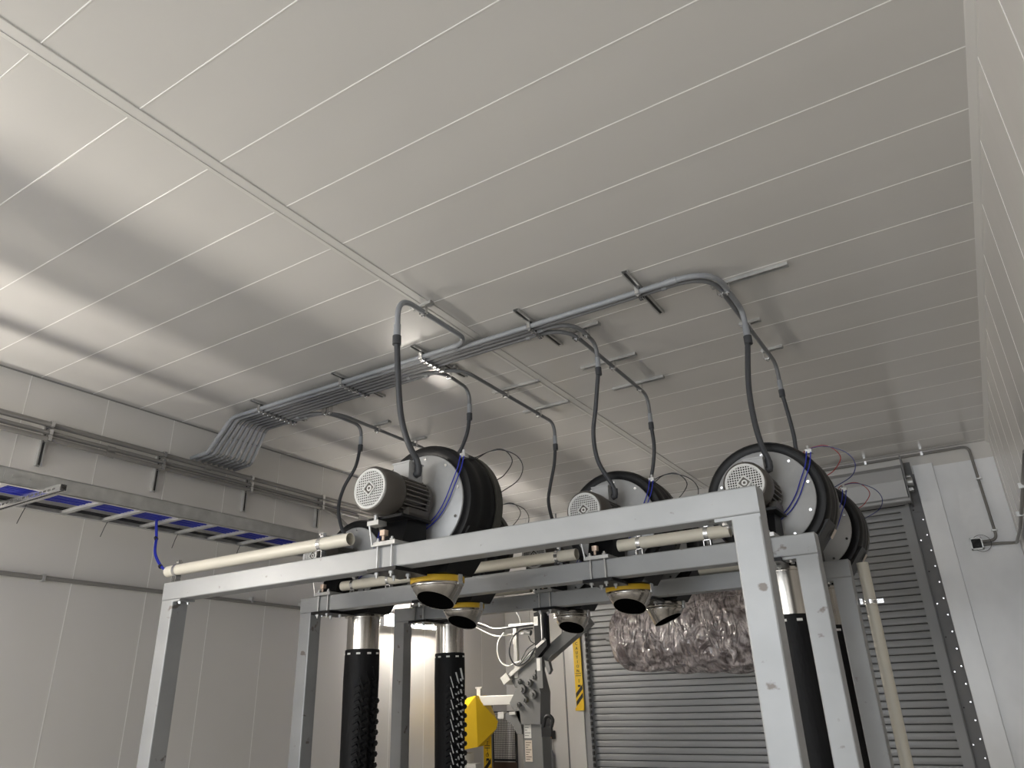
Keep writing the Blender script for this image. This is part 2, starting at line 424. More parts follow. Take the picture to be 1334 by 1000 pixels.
    # weld seams round the rear legs
# ------------------------------------------------------------------ blowers (local frame: x = motor axis, y = 0 at the beam's front face, z world)
MZ = 2.655
def fan_cover():
    return MB().lathe([(-.145, .104), (-.15, .112), (-.148, .118), (-.135, .126), (-.02, .130), (.0, .128), (.002, .112)], 'y', 36)
def grille():
    m = MB(); R = .104
    m.lathe([(-.149, .097), (-.154, .100), (-.154, .110), (-.148, .112)], 'y', 36)
    n = 7
    for i in range(-n, n + 1):
        q = i * .0138
        if abs(q) < R - .006:
            h = math.sqrt(R * R - q * q) - .004
            m.box(q - .0025, q + .0025, -.152, -.149, -h, h); m.box(-h, h, -.1515, -.1485, q - .0025, q + .0025)
    return m
def emblem():
    m = MB(); a = .040
    for (p, q) in (((0, a), (a, 0)), ((a, 0), (0, -a)), ((0, -a), (-a, 0)), ((-a, 0), (0, a))):
        m.tube([(p[0], -.157, p[1]), (q[0], -.157, q[1])], .005, 6)
    m.lathe([(-.157, .008), (-.157, .016)], 'y', 16)
    m.lathe([(-.157, .016), (-.153, .018)], 'y', 16)
    return m
def motor_body():
    m = MB().lathe([(0.0, .088), (.285, .088), (.285, .07)], 'y', 32)
    m.lathe([(.225, .100), (.23, .117), (.262, .117), (.27, .10), (.30, .085)], 'y', 32)
    m.lathe([(0.0, .100), (.0, .119), (.014, .119), (.02, .10)], 'y', 32)
    return m
def motor_fins():
    m = MB()
    for i in range(28):
        a = 2 * PI * i / 28 + .1
        if 1.2 < a < 1.95: continue
        M_ = Matrix.Rotation(-a, 4, 'Y')
        m.box(.084, .122, .018, .228, -.0028, .0028, M_)
    return m
def motor_feet():
    return MB().box(-.11, .11, .05, .23, -.128, -.108).box(-.11, -.07, .05, .23, -.128, -.08).box(.07, .11, .05, .23, -.128, -.08)
def terminal_box():
    return MB().cbox(-.045, .07, .09, .215, .095, .205, .008, 1).box(-.05, .075, .086, .219, .196, .206)
def side_plate():
    return MB().lathe([(.302, .0), (.300, .08), (.300, .292), (.303, .296), (.306, .297), (.312, .297)], 'y', 56)
def plate_bolts():
    m = MB()
    for i in range(10):
        a = 2 * PI * (i + .35) / 10; x, z = .272 * math.cos(a), .272 * math.sin(a)
        m.cyl((x, .292, z), (x, .301, z), .0095, 6)
    return m
def housing():
    prof = [(.312, .295), (.306, .31), (.302, .330), (.306, .350), (.325, .362), (.36, .368), (.40, .362), (.44, .358), (.47, .368), (.50, .372), (.53, .366), (.55, .36), (.60, .355), (.62, .345), (.63, .30)]
    m = MB().lathe(prof, 'y', 56)
    # discharge throat below
    zt, zb = -.17, -.405
    for (y0, y1) in ((.32, .60),):
        a, b = [(-.30, zt), (.34, zt)], [(-.165, zb), (.165, zb)]
        vs = [(-.315, y0, zt), (.335, y0, zt), (.335, y1, zt), (-.315, y1, zt), (-.15, y0 + .01, zb), (.15, y0 + .01, zb), (.15, y1 - .0, zb), (-.15, y1 - .0, zb)]
        m.add(vs, [(0, 1, 5, 4), (1, 2, 6, 5), (2, 3, 7, 6), (3, 0, 4, 7), (0, 3, 2, 1), (4, 5, 6, 7)])
    return m
def housing_band():
    m = MB(); pts = []
    for i in range(41):
        a = math.radians(-38 + 240 * i / 40); pts.append(a)
    vs = []; 
    for a in pts:
        for (y, r) in ((.545, .356), (.545, .376), (.605, .376), (.605, .356)):
            vs.append((r * math.cos(a), y, r * math.sin(a)))
    fs = []
    for i in range(40):
        for j in range(4): fs.append((i * 4 + j, i * 4 + (j + 1) % 4, i * 4 + 4 + (j + 1) % 4, i * 4 + 4 + j))
    fs += [(0, 1, 2, 3), (163, 162, 161, 160)]
    return m.add(vs, fs, True)
def inlet_guard():
    m = MB()
    for r in (.06, .11, .16, .21, .26, .30):
        m.tube([(r * math.cos(2 * PI * i / 32), .645, r * math.sin(2 * PI * i / 32)) for i in range(32)], .004, 5, closed=True)
    for i in range(8):
        a = 2 * PI * i / 8; m.tube([(0, .645, 0), (.31 * math.cos(a), .645, .31 * math.sin(a)), (.33 * math.cos(a), .62, .33 * math.sin(a))], .005, 5)
    return m
def inlet_disc(): return MB().lathe([(.62, .0), (.62, .31)], 'y', 40)
def clamp_rod(x, y):
    def f():
        m = MB().cyl((x, y, BZ0 - MZ - .05), (x, y, BZ1 - MZ + .045), .0065, 8)
        return m.cyl((x, y, BZ1 - MZ + .022), (x, y, BZ1 - MZ + .034), .013, 6).cyl((x, y, BZ0 - MZ - .036), (x, y, BZ0 - MZ - .022), .013, 6)
    return f
def clamp_top(): return MB().box(-.085, .085, -.03, .15, BZ1 - MZ + .0005, BZ1 - MZ + .022)
def clamp_bottom(): return MB().prism([(-.10, -.035), (.10, -.035), (.10, .14), (.08, .26), (-.12, .26), (-.10, .14)], 2, BZ0 - MZ - .022, BZ0 - MZ - .002)
def pedestal():
    m = MB().prism([(.03, BZ1 - MZ + .022), (.24, BZ1 - MZ + .022), (.24, -.128), (.08, -.128)], 0, -.085, .085)
    m.box(-.12, .12, -.02, .24, -.142, -.128)
    return m
def bracket_arm(): return MB().box(-.10, -.02, -.05, .02, -.175, -.150).tube([(-.09, -.045, -.16), (-.075, -.03, -.28)], .006, 6).cyl((-.05, -.035, -.16), (-.05, -.035, -.12), .012, 8)
def nozzle_ring(): return MB().lathe([(.026, .13), (.026, .156), (.022, .159), (-.004, .159), (-.008, .154), (-.008, .13)], 'z', 40, (0, .46, -.435))
def tilted(m, ring, s, n=40):
    # s = 1: outlet turned towards the vehicle entrance (-y); s = -1: turned towards +x
    vs = []
    for (h, r, off, an) in ring:
        tt = math.tan(math.radians(an))
        for j in range(n):
            a = 2 * PI * j / n; x = r * math.cos(a); y = r * math.sin(a)
            if s > 0: vs.append((x, .46 + y - off, -.435 + h - tt * y))
            else: vs.append((x + off, .46 + y, -.435 + h + tt * x))
    fs = [(i * n + j, i * n + (j + 1) % n, (i + 1) * n + (j + 1) % n, (i + 1) * n + j) for i in range(len(ring) - 1) for j in range(n)]
    return m.add(vs, fs, True)
def nozzle_cone(s):
    return lambda: tilted(MB(), [(0.0, .145, 0, 0), (-.008, .152, 0, 0), (-.013, .155, 0, 0), (-.024, .154, 0, 0), (-.028, .146, 0, 0), (-.040, .143, 0, 0), (-.105, .108, .018, 22), (-.105, .105, .018, 22), (-.09, .104, .014, 20)], s)
def nozzle_inside(s):
    def f():
        m = tilted(MB(), [(-.102, .1065, .018, 22)], s)
        n = 40; m.f.append(tuple(range(n))); m.sm.append(False); return m
    return f
def duct_tube(): return MB().lathe([(.03, .13), (.03, .155), (.012, .157), (.012, .131), (-.25, .129), (-.25, .12)], 'z', 40, (0, .46, -.44))
def sock_body():
    prof = [(-.235, .131), (-.24, .138), (-.29, .139), (-.45, .141), (-.8, .136), (-1.2, .132), (-1.7, .128), (-1.78, .11), (-1.80, 0)]
    return MB().lathe(prof, 'z', 40, (0, .46, -.44))
def sock_slots():
    m = MB()
    for i in range(10):
        a = 2 * PI * i / 10 + .2; M_ = Matrix.Translation((0, .46, -.44)) @ Matrix.Rotation(a, 4, 'Z')
        m.box(.1375, .1415, -.016, .016, -.276, -.262, M_)
    return m
def sock_louvres(s):
    def f():
        m = MB()
        for i in range(24):
            for j in range(3):
                zz = -.47 - i * .052 - j * .017
                a = (0 if s > 0 else PI) + s * math.radians(-8 - j * 26)
                M_ = Matrix.Translation((0, .46, -.44 + zz)) @ Matrix.Rotation(a, 4, 'Z') @ Matrix.Rotation(math.radians(28), 4, 'X')
                m.add([M_ @ Vector(p) for p in [(.125, -.023, 0), (.125, .023, 0), (.162, .019, -.012), (.162, -.019, -.012), (.125, -.023, -.03), (.125, .023, -.03), (.158, .019, -.036), (.158, -.019, -.036)]],
                      [(0, 1, 2, 3), (7, 6, 5, 4), (0, 4, 5, 1), (2, 6, 7, 3), (1, 5, 6, 2), (0, 3, 7, 4)])
        return m
    return f
def sock_knobs(s):
    def f():
        m = MB()
        for i in range(16):
            zz = -.62 - i * .075; a = (0 if s > 0 else PI) + s * .25
            c = V(.142 * math.cos(a), .46 + .142 * math.sin(a), -.44 + zz)
            m.lathe([(-.022, .004), (-.018, .018), (0, .026), (.018, .018), (.022, .004)], 'z', 10, tuple(c))
        return m
    return f
def sock_strips(s):
    def f():
        m = MB()
        for i in range(15):
            for j in range(3):
                zz = -.42 - i * .088 - j * .034
                a = (0 if s > 0 else PI) + s * math.radians(-6 - j * 20)
                M_ = Matrix.Translation((0, .46, -.44 + zz)) @ Matrix.Rotation(a, 4, 'Z') @ Matrix.Rotation(math.radians(17), 4, 'X')
                m.box(.136, .156, -.0035, .0035, -.05, .05, M_)
        return m
    return f
def airline(pts, r=.0035): return lambda: MB().tube(spline(pts, 6), r, 6)
BL = [ # name-ish, X, arch, kind, label
 (-2.645, 0, 'L', 'y', 'large black blower above the front arch, its grey motor fully in view'),
 (-4.33, 1, 'S', 'l', 'blower at the left end of middle arch, with a wide black sock below'),
 (-3.32, 1, 'L', 'y', 'middle-arch blower hidden behind the large front one, small yellow-ringed nozzle below'),
 (-1.955, 1, 'L', 'y', 'blower half hidden by the front beam, its yellow-ringed nozzle before the wrapped brush'),
 (-0.945, 1, 'S', 'r', 'big blower above the right end of middle arch, round grey plate in full view'),
 (-4.29, 2, 'S', 'l', 'blower at the left end of rear arch, its black sock with slit reflections painted white'),
 (-2.985, 2, 'L', 'g', 'rear-arch blower whose plain steel nozzle hangs left of the wrapped brush'),
 (-2.14, 2, 'R', 'g', 'rear-arch blower whose plain steel nozzle tilts right in front of the wrapped brush'),
 (-0.92, 2, 'S', 'r', 'farthest right blower at the end of the rear arch, against the roller door')]
for (bx, ai, typ, sub, lab) in BL:
    Y0 = ARCH_Y[ai]
    t = thing('blower', (bx, Y0, MZ), lab, 'blower', 'dryer blowers')
    def P(name, fn, m, key, parent=t, kind=None, label=None): return obj(name, fn, m, parent, key='bl_' + key, loc=(0, 0, 0), kind=kind, label=label)
    mo = P('motor', motor_body, 'motor_grey', 'motor')
    P('cooling_fins', motor_fins, 'motor_fin', 'fins', mo)
    P('fan_cover', fan_cover, 'motor_grey', 'cover', mo)
    P('fan_guard', grille, 'grille_white', 'grille', mo, label='pale round grid over the motor fan')
    P('guard_backing', lambda: MB().lathe([(-.143, 0), (-.143, .106)], 'y', 32), 'black_hole', 'gb', mo)
    P('emblem_backing', lambda: MB().prism([(-.038, 0), (0, -.038), (.038, 0), (0, .038)], 1, -.1555, -.1535), 'motor_grey', 'embb', mo)
    P('emblem', emblem, 'grille_white', 'emblem', mo)
    P('motor_feet', motor_feet, 'motor_grey', 'feet', mo)
    P('terminal_box', terminal_box, 'plate_grey', 'tb', mo)
    P('hose_fitting', lambda: MB().cyl((.07, .15, .13), (.095, .15, .14), .022, 10).tube([(.085, .15, .125), (.092, .15, .15), (.092, .15, .185)], .021, 10), 'flex_dark', 'fit', mo)
    sp = P('side_plate', side_plate, 'plate_grey', 'plate')
    for q_ in range(10):
        P('bolt', (lambda a: lambda: MB().cyl((.272 * math.cos(a), .292, .272 * math.sin(a)), (.272 * math.cos(a), .301, .272 * math.sin(a)), .0095, 6))(2 * PI * (q_ + .35) / 10), 'bright_zinc', 'pb%d' % q_, sp)
    ho = P('housing', housing, 'black_plastic', 'housing')
    P('housing_band', housing_band, 'housing_rib', 'band', ho)
    P('inlet', inlet_disc, 'black_hole', 'inlet', ho)
    P('inlet_guard', inlet_guard, 'black_tube', 'guard', ho)
    P('rating_label', lambda: MB().box(.377, .380, .545, .60, -.03, .03, Matrix.Rotation(math.radians(35), 4, 'Y')), 'tan_label', 'ratl', ho)
    cl = P('mounting_clamp', clamp_bottom, 'black_plastic', 'clb')
    P('clamp_bar', clamp_top, 'galvanised', 'clt', cl)
    for q_, (rx, ry) in enumerate(((-.05, -.012), (.05, -.012), (-.05, BS + .012), (.05, BS + .012))): P('threaded_rod', clamp_rod(rx, ry), 'galvanised', 'rod%d' % q_, cl)
    P('pedestal', pedestal, 'black_plastic', 'ped', cl)
    P('bracket_arm', bracket_arm, 'galvanised', 'arm', cl)
    P('valve', lambda: MB().cbox(-.025, .01, -.03, .005, -.235, -.205, .004, 2).cyl((-.01, -.015, -.235), (-.01, -.015, -.26), .008, 8), 'brass', 'valve', cl, label='small brass coloured valve above the clamp')
    # air lines
    tip = V(.315, .33, .22)
    lo = [(.305, .29, .235), (.286, .285, .16), (.242, .285, .07), (.188, .285, -.03), (.117, .285, -.11), (.0, .28, -.185), (-.03, .26, -.25)]
    P('air_line', airline([(p[0] + .01, p[1], p[2]) for p in lo]), 'blue_tube', 'al1')
    P('air_line', airline([(p[0] - .012, p[1] - .004, p[2] + .006) for p in lo]), 'blue_tube', 'al2')
    P('air_fitting', lambda: MB().box(.285, .32, .29, .33, .23, .255).cyl((.30, .31, .25), (.30, .31, .28), .009, 8), 'galvanised', 'af')
    right = sub == 'r'
    lp1 = [(.30, .32, .25), (.24, .5, .29), (.25, .6, .34), (.34, .62, .358), (.40, .63, .33), (.436, .63, .26), (.384, .62, .185), (.33, .60, .15)]
    lp2 = [(.30, .32, .24), (.25, .5, .28), (.28, .6, .345), (.37, .62, .345), (.47, .63, .29), (.51, .63, .21), (.475, .62, .13), (.36, .60, .07)]
    P('air_loop', airline(lp1, .003), 'red_tube' if right else 'black_tube', 'lp1r' if right else 'lp1')
    P('air_loop', airline(lp2, .003), 'dark_blue_tube' if right else 'black_tube', 'lp2r' if right else 'lp2')
    if typ in 'LR':
        s_ = 1 if typ == 'L' else -1
        no = P('nozzle', nozzle_cone(s_), 'stainless', 'cone' + typ)
        P('nozzle_ring', nozzle_ring, 'yellow_ring' if sub == 'y' else 'stainless', 'ring' + sub, no, label='yellow ring round the top of the nozzle' if sub == 'y' else None)
        P('nozzle_inside', nozzle_inside(s_), 'black_hole', 'inside' + typ, no)
        P('clip', lambda: MB().box(.156, .166, .44, .48, -.46, -.405), 'bright_zinc', 'clip', no)
    else:
        s_ = 1 if sub == 'l' else -1
        P('duct', duct_tube, 'stainless', 'duct')
        so = P('air_sock', sock_body, 'black_fabric', 'sock')
        P('slot_band', sock_slots, 'white_label', 'slots', so, kind='stuff')
        P('louvres', sock_louvres(s_), 'black_plastic', 'louv' + sub, so, kind='stuff')
        P('knob_row', sock_knobs(s_), 'black_rubber', 'knob' + sub, so, kind='stuff')
        P('slit_strips', sock_strips(s_), 'grille_white' if (ai == 2) else 'black_plastic', 'edge%s%d' % (sub, ai), so, kind='stuff')  # white on the rear arch paints light reflecting in the slits

# ------------------------------------------------------------------ strut channels on the ceiling
def channel(mb, a, b, open_dir=(0, 0, -1), w=.041, d=.021):
    a, b = Vector(a), Vector(b); t = (b - a).normalized(); o = Vector(open_dir); s = t.cross(o).normalized()
    def bar(s0, s1, d0, d1):
        vs = [p + s * x + o * y for p in (a, b) for (x, y) in ((s0, d0), (s1, d0), (s1, d1), (s0, d1))]
        mb.add(vs, [(0, 1, 5, 4), (1, 2, 6, 5), (2, 3, 7, 6), (3, 0, 4, 7), (3, 2, 1, 0), (4, 5, 6, 7)])
    h = w / 2; e = .0025
    bar(-h, h, 0, e); bar(-h, -h + e, e, d); bar(h - e, h, e, d); bar(-h + e, -h + .011, d - e, d); bar(h - .011, h - e, d - e, d)
    return mb
CZ = 3.905
NP = 9
CY = [3.755 + .0465 * i for i in range(NP)]   # conduit rows: h1,h7,h8,h5,h6,h2,h4,h3,h3b
def p_clamp(x, y, z, axis, r=.021):
    m = MB()
    if axis == 'x': # pipe runs along x
        m.box(x - .014, x + .014, y - r - .004, y - r, z - r, ZC - .022).box(x - .014, x + .014, y + r, y + r + .004, z - r, ZC - .022).box(x - .012, x + .012, y - .014, y + .014, z - r - .012, z - r).cyl((x, y - .012, z - r - .008), (x, y - .012, z - r - .022), .006, 6)
    else:
        m.box(x - r - .004, x - r, y - .014, y + .014, z - r, ZC - .022).box(x + r, x + r + .004, y - .014, y + .014, z - r, ZC - .022).box(x - .014, x + .014, y - .012, y + .012, z - r - .012, z - r).cyl((x + .0, y, z - r - .008), (x, y, z - r - .024), .006, 6)
    return m
drops = dict(h1=-2.60, h7=-.87, h8=-.905, h5=-1.865, h6=-1.945, h2=-3.06, h4=-2.92, h3=-4.385, h3b=-4.33)
order = ['h1', 'h7', 'h8', 'h5', 'h6', 'h2', 'h4', 'h3', 'h3b']
ROW = {k: CY[i] for i, k in enumerate(order)}
def cross_strut(x, y0, y1, keys, lab):
    t = thing('strut_channel', (x, (y0 + y1) / 2, ZC), lab, 'strut', 'strut channels screwed to the ceiling')
    obj('channel', channel(MB(), (x, y0, ZC - .001), (x, y1, ZC - .001)), 'galvanised', t)
    obj('channel_infill', MB().box(x - .009, x + .009, y0 + .01, y1 - .01, ZC - .019, ZC - .017), 'strut_dark', t)  # dark strip paints the shade inside the channel
    for k in keys: obj('pipe_clamp', p_clamp(x, ROW[k], CZ, 'x'), 'bright_zinc', t)
cross_strut(-4.77, 3.65, 4.26, order, 'ceiling strut under the conduit bundle, nearest the left wall')
cross_strut(-3.83, 3.65, 4.245, order[:7], 'second ceiling strut from the left wall across the conduit bundle')
cross_strut(-3.03, 3.64, 4.31, order[:6], 'third ceiling strut from the left wall, beside the front hose bend')
cross_strut(-2.137, 3.62, 4.25, order[1:5], 'fourth ceiling strut, where the bundle has thinned to four pipes')
cross_strut(-1.345, 3.60, 4.225, order[1:3], 'long ceiling strut at the right carrying only two pipes')
def long_strut(y, x0, x1, xs, lab):
    t = thing('strut_channel', ((x0 + x1) / 2, y, ZC), lab, 'strut', 'strut channels screwed to the ceiling')
    obj('channel', channel(MB(), (x0, y, ZC - .001), (x1, y, ZC - .001)), 'galvanised', t)
    obj('channel_infill', MB().box(x0 + .01, x1 - .01, y - .009, y + .009, ZC - .006, ZC - .004), 'galvanised', t)  # pale strip paints these struts as lit from below
    for x in xs: obj('pipe_clamp', p_clamp(x, y, CZ, 'y'), 'bright_zinc', t)
long_strut(4.095, -.96, -.485, (-.87, -.905), 'bright ceiling strut sticking out past the rightmost pipe bend')
long_strut(4.725, -.955, -.81, (-.905,), 'short ceiling strut behind the rightmost hose coupling')
long_strut(5.262, -.94, -.78, (-.905,), 'short ceiling strut at the top of the farthest right drop')
long_strut(4.115, -1.98, -1.76, (-1.865, -1.945), 'short dark ceiling strut at the elbow above the centre motor')
long_strut(4.73, -2.207, -1.746, (-1.945,), 'ceiling strut halfway along the pipe right of the centre elbow')
long_strut(5.266, -2.183, -1.728, (-1.945,), 'ceiling strut at the far end of the pipe right of the centre elbow')
long_strut(4.73, -3.04, -2.596, (-2.92,), 'ceiling strut halfway along the middle pipe, beside the ceiling joint')
long_strut(5.278, -3.07, -2.607, (-2.92,), 'ceiling strut at the far end of the middle pipe, on the ceiling joint')
long_strut(3.225, -2.70, -2.528, (-2.60,), 'short ceiling strut on the pipe that comes forward to the large motor')
long_strut(4.12, -3.16, -2.98, (-3.06, ), 'short ceiling strut at the elbow behind the front hose')
long_strut(4.12, -4.46, -4.27, (-4.385, -4.33), 'short ceiling strut at the leftmost elbow')
long_strut(4.73, -4.40, -4.185, (-4.33,), 'ceiling strut halfway along the leftmost pipe')
long_strut(5.28, -4.40, -4.197, (-4.33,), 'ceiling strut at the far end of the leftmost pipe')

# ------------------------------------------------------------------ conduits with flexible tails
HOSE = dict(
h1=[[-2.6, 2.976, 3.609], [-2.606, 3.011, 3.319], [-2.604, 3.045, 3.11], [-2.575, 3.08, 2.96], [-2.556, 3.135, 2.87], [-2.553, 3.15, 2.825]],
h2=[[-3.1, 4.457, 3.681], [-3.104, 4.433, 3.531], [-3.14, 4.408, 3.404], [-3.182, 4.384, 3.293], [-3.22, 4.36, 3.0], [-3.228, 4.36, 2.825]],
h3=[[-4.38, 4.572, 3.706], [-4.381, 4.524, 3.501], [-4.458, 4.476, 3.315], [-4.459, 4.428, 3.122], [-4.35, 4.38, 2.914], [-4.24, 4.36, 2.825]],
h4=[[-2.92, 5.566, 3.681], [-2.935, 5.549, 3.498], [-2.977, 5.533, 3.309], [-2.995, 5.516, 3.169], [-2.96, 5.5, 3.0], [-2.893, 5.5, 2.825]],
h5=[[-1.88, 4.305, 3.699], [-1.93, 4.316, 3.427], [-1.969, 4.327, 3.24], [-1.956, 4.338, 3.047], [-1.88, 4.355, 2.878], [-1.863, 4.36, 2.825]],
h6=[[-1.95, 5.452, 3.642], [-1.949, 5.464, 3.456], [-1.979, 5.476, 3.3], [-2.02, 5.488, 3.16], [-2.05, 5.5, 2.961], [-2.048, 5.5, 2.825]],
h7=[[-.86, 4.432, 3.699], [-.902, 4.414, 3.374], [-.903, 4.396, 3.134], [-.882, 4.378, 2.949], [-.856, 4.36, 2.86], [-.853, 4.36, 2.825]],
h8=[[-.88, 5.439, 3.666], [-.866, 5.454, 3.476], [-.859, 5.47, 3.314], [-.863, 5.485, 3.192], [-.84, 5.5, 3.0], [-.828, 5.5, 2.825]],
h3b=[[-4.33, 5.50, 3.67], [-4.34, 5.5, 3.45], [-4.36, 5.5, 3.25], [-4.33, 5.5, 3.05], [-4.22, 5.5, 2.9], [-4.198, 5.5, 2.825]])
HL = dict(h1='frontmost conduit of the bundle, bending forward and dropping to the large front motor',
h7='thick conduit running farthest right before dropping to the big right-hand blower',
h8='conduit tucked beside the rightmost one, dropping to the farthest right blower',
h5='conduit with an elbow and long curved hose down to the centre motor',
h6='thin conduit right of the centre hose, dropping behind the front beam',
h2='conduit looping down behind the large front blower',
h4='middle conduit crossing the ceiling joint and dropping to the rear arch',
h3='leftmost conduit, its hose curving down to the blower by the left wall',
h3b='conduit running away behind the leftmost elbow to the rear arch')
for i, k in enumerate(order):
    y = ROW[k]; xd = drops[k]; hp = [Vector(p) for p in HOSE[k]]
    t = thing('electrical_conduit', (XL + .02, y, 3.66), HL[k], 'conduit', 'grey conduits feeding the blowers')
    r = .0180 if k in ('h1', 'h7') else .0150
    c = hp[0]; sgn = -1 if k == 'h1' else 1
    pts = [(XL + .001, 3.80 + (y - 3.755) * 1.25, 3.655), (-5.47, 3.80 + (y - 3.755) * 1.25, 3.665), (-5.13, y, CZ), (xd, y, CZ), (c.x, c.y, CZ - .005), (c.x, c.y, c.z)]
    RR = [.12, .15, .16 if k == 'h1' else .24, .20, .20]
    # rigid run; the last straight drop and bends are lighter grey fittings
    body = fillet(pts[:5] + [pts[5]], [RR[0], RR[1], RR[2], RR[3]], 10)
    obj('pipe', MB().tube(body, r, 12), 'conduit_light' if k in ('h1', 'h7') else 'conduit_grey', t)
    d = Vector((0, 0, 1))
    obj('end_sleeve', MB().tube([c, c + d * .09], r * 1.25, 12), 'conduit_light', t)
    obj('bend_sleeve', MB().tube([(xd - .22 if k in ('h7', 'h5') else xd - .27, y, CZ), (xd - .30, y, CZ)] if k != 'h1' else [(xd - .11, y, CZ), (xd - .16, y, CZ)], r * 1.2, 12), 'conduit_light', t)
    obj('coupling', MB().tube([c + V(0, 0, .012), c - V(0, 0, .045)], r * 1.5, 12), 'flex_dark', t)
    hs = spline(hp, 8)
    obj('flexible_hose', MB().tube(hs, r, 12), 'flex_dark', t)
    # bend rings in the wall offset
    for (p, q) in ((body[2], body[4]), (body[11], body[13])): obj('bend_sleeve', MB().tube([p, q], r * 1.15, 10), 'conduit_light', t)

# ------------------------------------------------------------------ left wall: conduits, struts, tray
for (z, dy, x, r, lab) in ((3.590, 0, -5.625, .021, 'uppermost of the three conduits along the left wall'), (3.525, 0, -5.625, .017, 'middle of the three conduits along the left wall'), (3.478, 0, -5.625, .019, 'lowest of the three conduits clamped together on the left wall')):
    t = thing('wall_conduit', (x, 2, z), lab, 'conduit', 'conduits high on the left wall')
    if z < 3.5: pts = spline([(x, YF, z), (x, 4.9, z), (x, 5.30, z), (x, 5.6, z - .06), (x, 6.0, z - .28), (x, 6.5, z - .5)], 4)
    elif z < 3.56: pts = [(x, YF, z), (x, 8.9, z)]
    else: pts = [(x, YF, z), (x, 8.9, z)]
    obj('pipe', MB().tube(pts, r, 10), 'wall_conduit', t)
    for yy in (1.2, 3.9 if z > 3.55 else 3.0): obj('coupling', MB().tube([(x, yy, z), (x, yy + .06, z)], r * 1.3, 10), 'wall_conduit', t)
for (y, lab) in ((-.2, 'wall strut behind the camera on the left wall'), (.7, 'wall strut left of the picture on the left wall'), (1.6, 'wall strut just outside the left edge'), (2.545, 'upright wall strut nearest the left edge of the picture'), (3.48, 'upright wall strut left of where the bundle meets the wall'), (4.405, 'upright wall strut right below the conduit bundle'), (5.332, 'upright wall strut left of the large motor'), (6.26, 'upright wall strut hidden behind the large blower'), (7.2, 'wall strut beyond the large blower')):
    t = thing('wall_strut', (XL, y, 3.27), lab, 'strut', 'upright struts on the left wall')
    obj('channel', channel(MB(), (XL + .001, y, 3.275), (XL + .001, y, 3.63), (1, 0, 0), .041, .03), 'galvanised', t)
    obj('channel_infill', MB().box(XL + .026, XL + .028, y - .009, y + .009, 3.285, 3.62), 'strut_dark', t)  # dark strip paints shade in the channel's open side
    for z in (3.59, 3.525, 3.478):
        obj('pipe_clamp', MB().box(XL + .03, XL + .10, y - .014, y + .014, z + .02, z + .024).box(XL + .03, XL + .10, y - .014, y + .014, z - .024, z - .02).box(XL + .095, XL + .115, y - .012, y + .012, z - .02, z + .02), 'bright_zinc', t)
t = thing('wall_conduit', (XL + .04, 2, 2.48), 'single conduit low on the left wall feeding the strip light', 'conduit')
obj('pipe', MB().tube([(XL + .03, YF, 2.50), (XL + .03, 2.4, 2.49), (XL + .03, 6.1, 2.445)], .0165, 10), 'wall_conduit', t)
for yy in (.9, 2.75, 4.6, 5.2): obj('pipe_strap', MB().box(XL, XL + .05, yy - .01, yy + .01, 2.46, 2.51), 'galvanised', t)
# cable tray
TX0, TX1, TZ = -5.356, -4.812, 2.875
t = thing('cable_tray', ((TX0 + TX1) / 2, 3.5, TZ), 'long grey ladder cable tray beside the left wall, seen from below', 'cable tray')
for (x, s_) in ((TX0, 1), (TX1, -1)):
    o = obj('side_rail', MB().box(min(x, x + s_ * .003), max(x, x + s_ * .003), -2, 8.8, TZ, TZ + .10).box(min(x, x + s_ * .035), max(x, x + s_ * .035), -2, 8.8, TZ, TZ + .003).box(min(x, x + s_ * .03), max(x, x + s_ * .03), -2, 8.8, TZ + .097, TZ + .10), 'galvanised', t)
    for y in (2.08, 5.0):
        obj('splice_plate', MB().box(x - s_ * .004 - .001, x - s_ * .004 + .003, y - .1, y + .1, TZ + .015, TZ + .085).cyl((x - s_ * .004, y - .05, TZ + .05), (x - s_ * .016, y - .05, TZ + .05), .01, 6).cyl((x - s_ * .004, y + .05, TZ + .05), (x - s_ * .016, y + .05, TZ + .05), .01, 6), 'galvanised', o)
y = 2.627 - .303 * 14
while y < 8.7:
    obj('rung', lambda: MB().cbox(-.271, .271, -.02, .02, 0, .022, .003, 0), 'galvanised', t, key='rung', loc=(0, y - 3.5, .004)); y += .303
t = thing('tray_support', (TX1, 2.215, 2.85), 'bright slotted strut end carrying the cable tray at the left edge', 'strut')
obj('channel', channel(MB(), (XL, 2.215, 2.872), (-4.56, 2.215, 2.872), (0, 0, -1), .041, .041), 'bright_zinc', t)
for i in range(20): obj('slot', MB().box(-5.6 + i * .05, -5.57 + i * .05, 2.1935, 2.1945, 2.845, 2.857), 'strut_dark', t)
obj('channel_infill', MB().box(XL + .01, -4.565, 2.207, 2.223, 2.838, 2.841), 'strut_dark', t)  # shade inside the strut painted as a dark strip
def bundle(n, x0, x1, z, r, seed, y0=-2, y1=8.7):
    random.seed(seed); m = MB()
    for i in range(n):
        x = x0 + (x1 - x0) * (i + .5) / n; pts = []
        yy = y0
        while yy < y1:
            pts.append((x + random.uniform(-.006, .006), yy, z + random.uniform(0, .006) + (i % 2) * r)); yy += .3
        m.tube(pts, r, 6)
    return m
b1 = obj('air_hose_bundle', bundle(11, -5.125, -4.91, TZ + .026, .0098, 5), 'blue_tube'); tag(b1, 'flat bundle of blue air hoses lying along the cable tray', 'hoses', kind='stuff')
b2 = obj('cable_bundle', bundle(3, -5.345, -5.305, TZ + .034, .007, 6), 'black_tube'); tag(b2, 'thin black cables lying along the wall side of the cable tray', 'cables', kind='stuff')
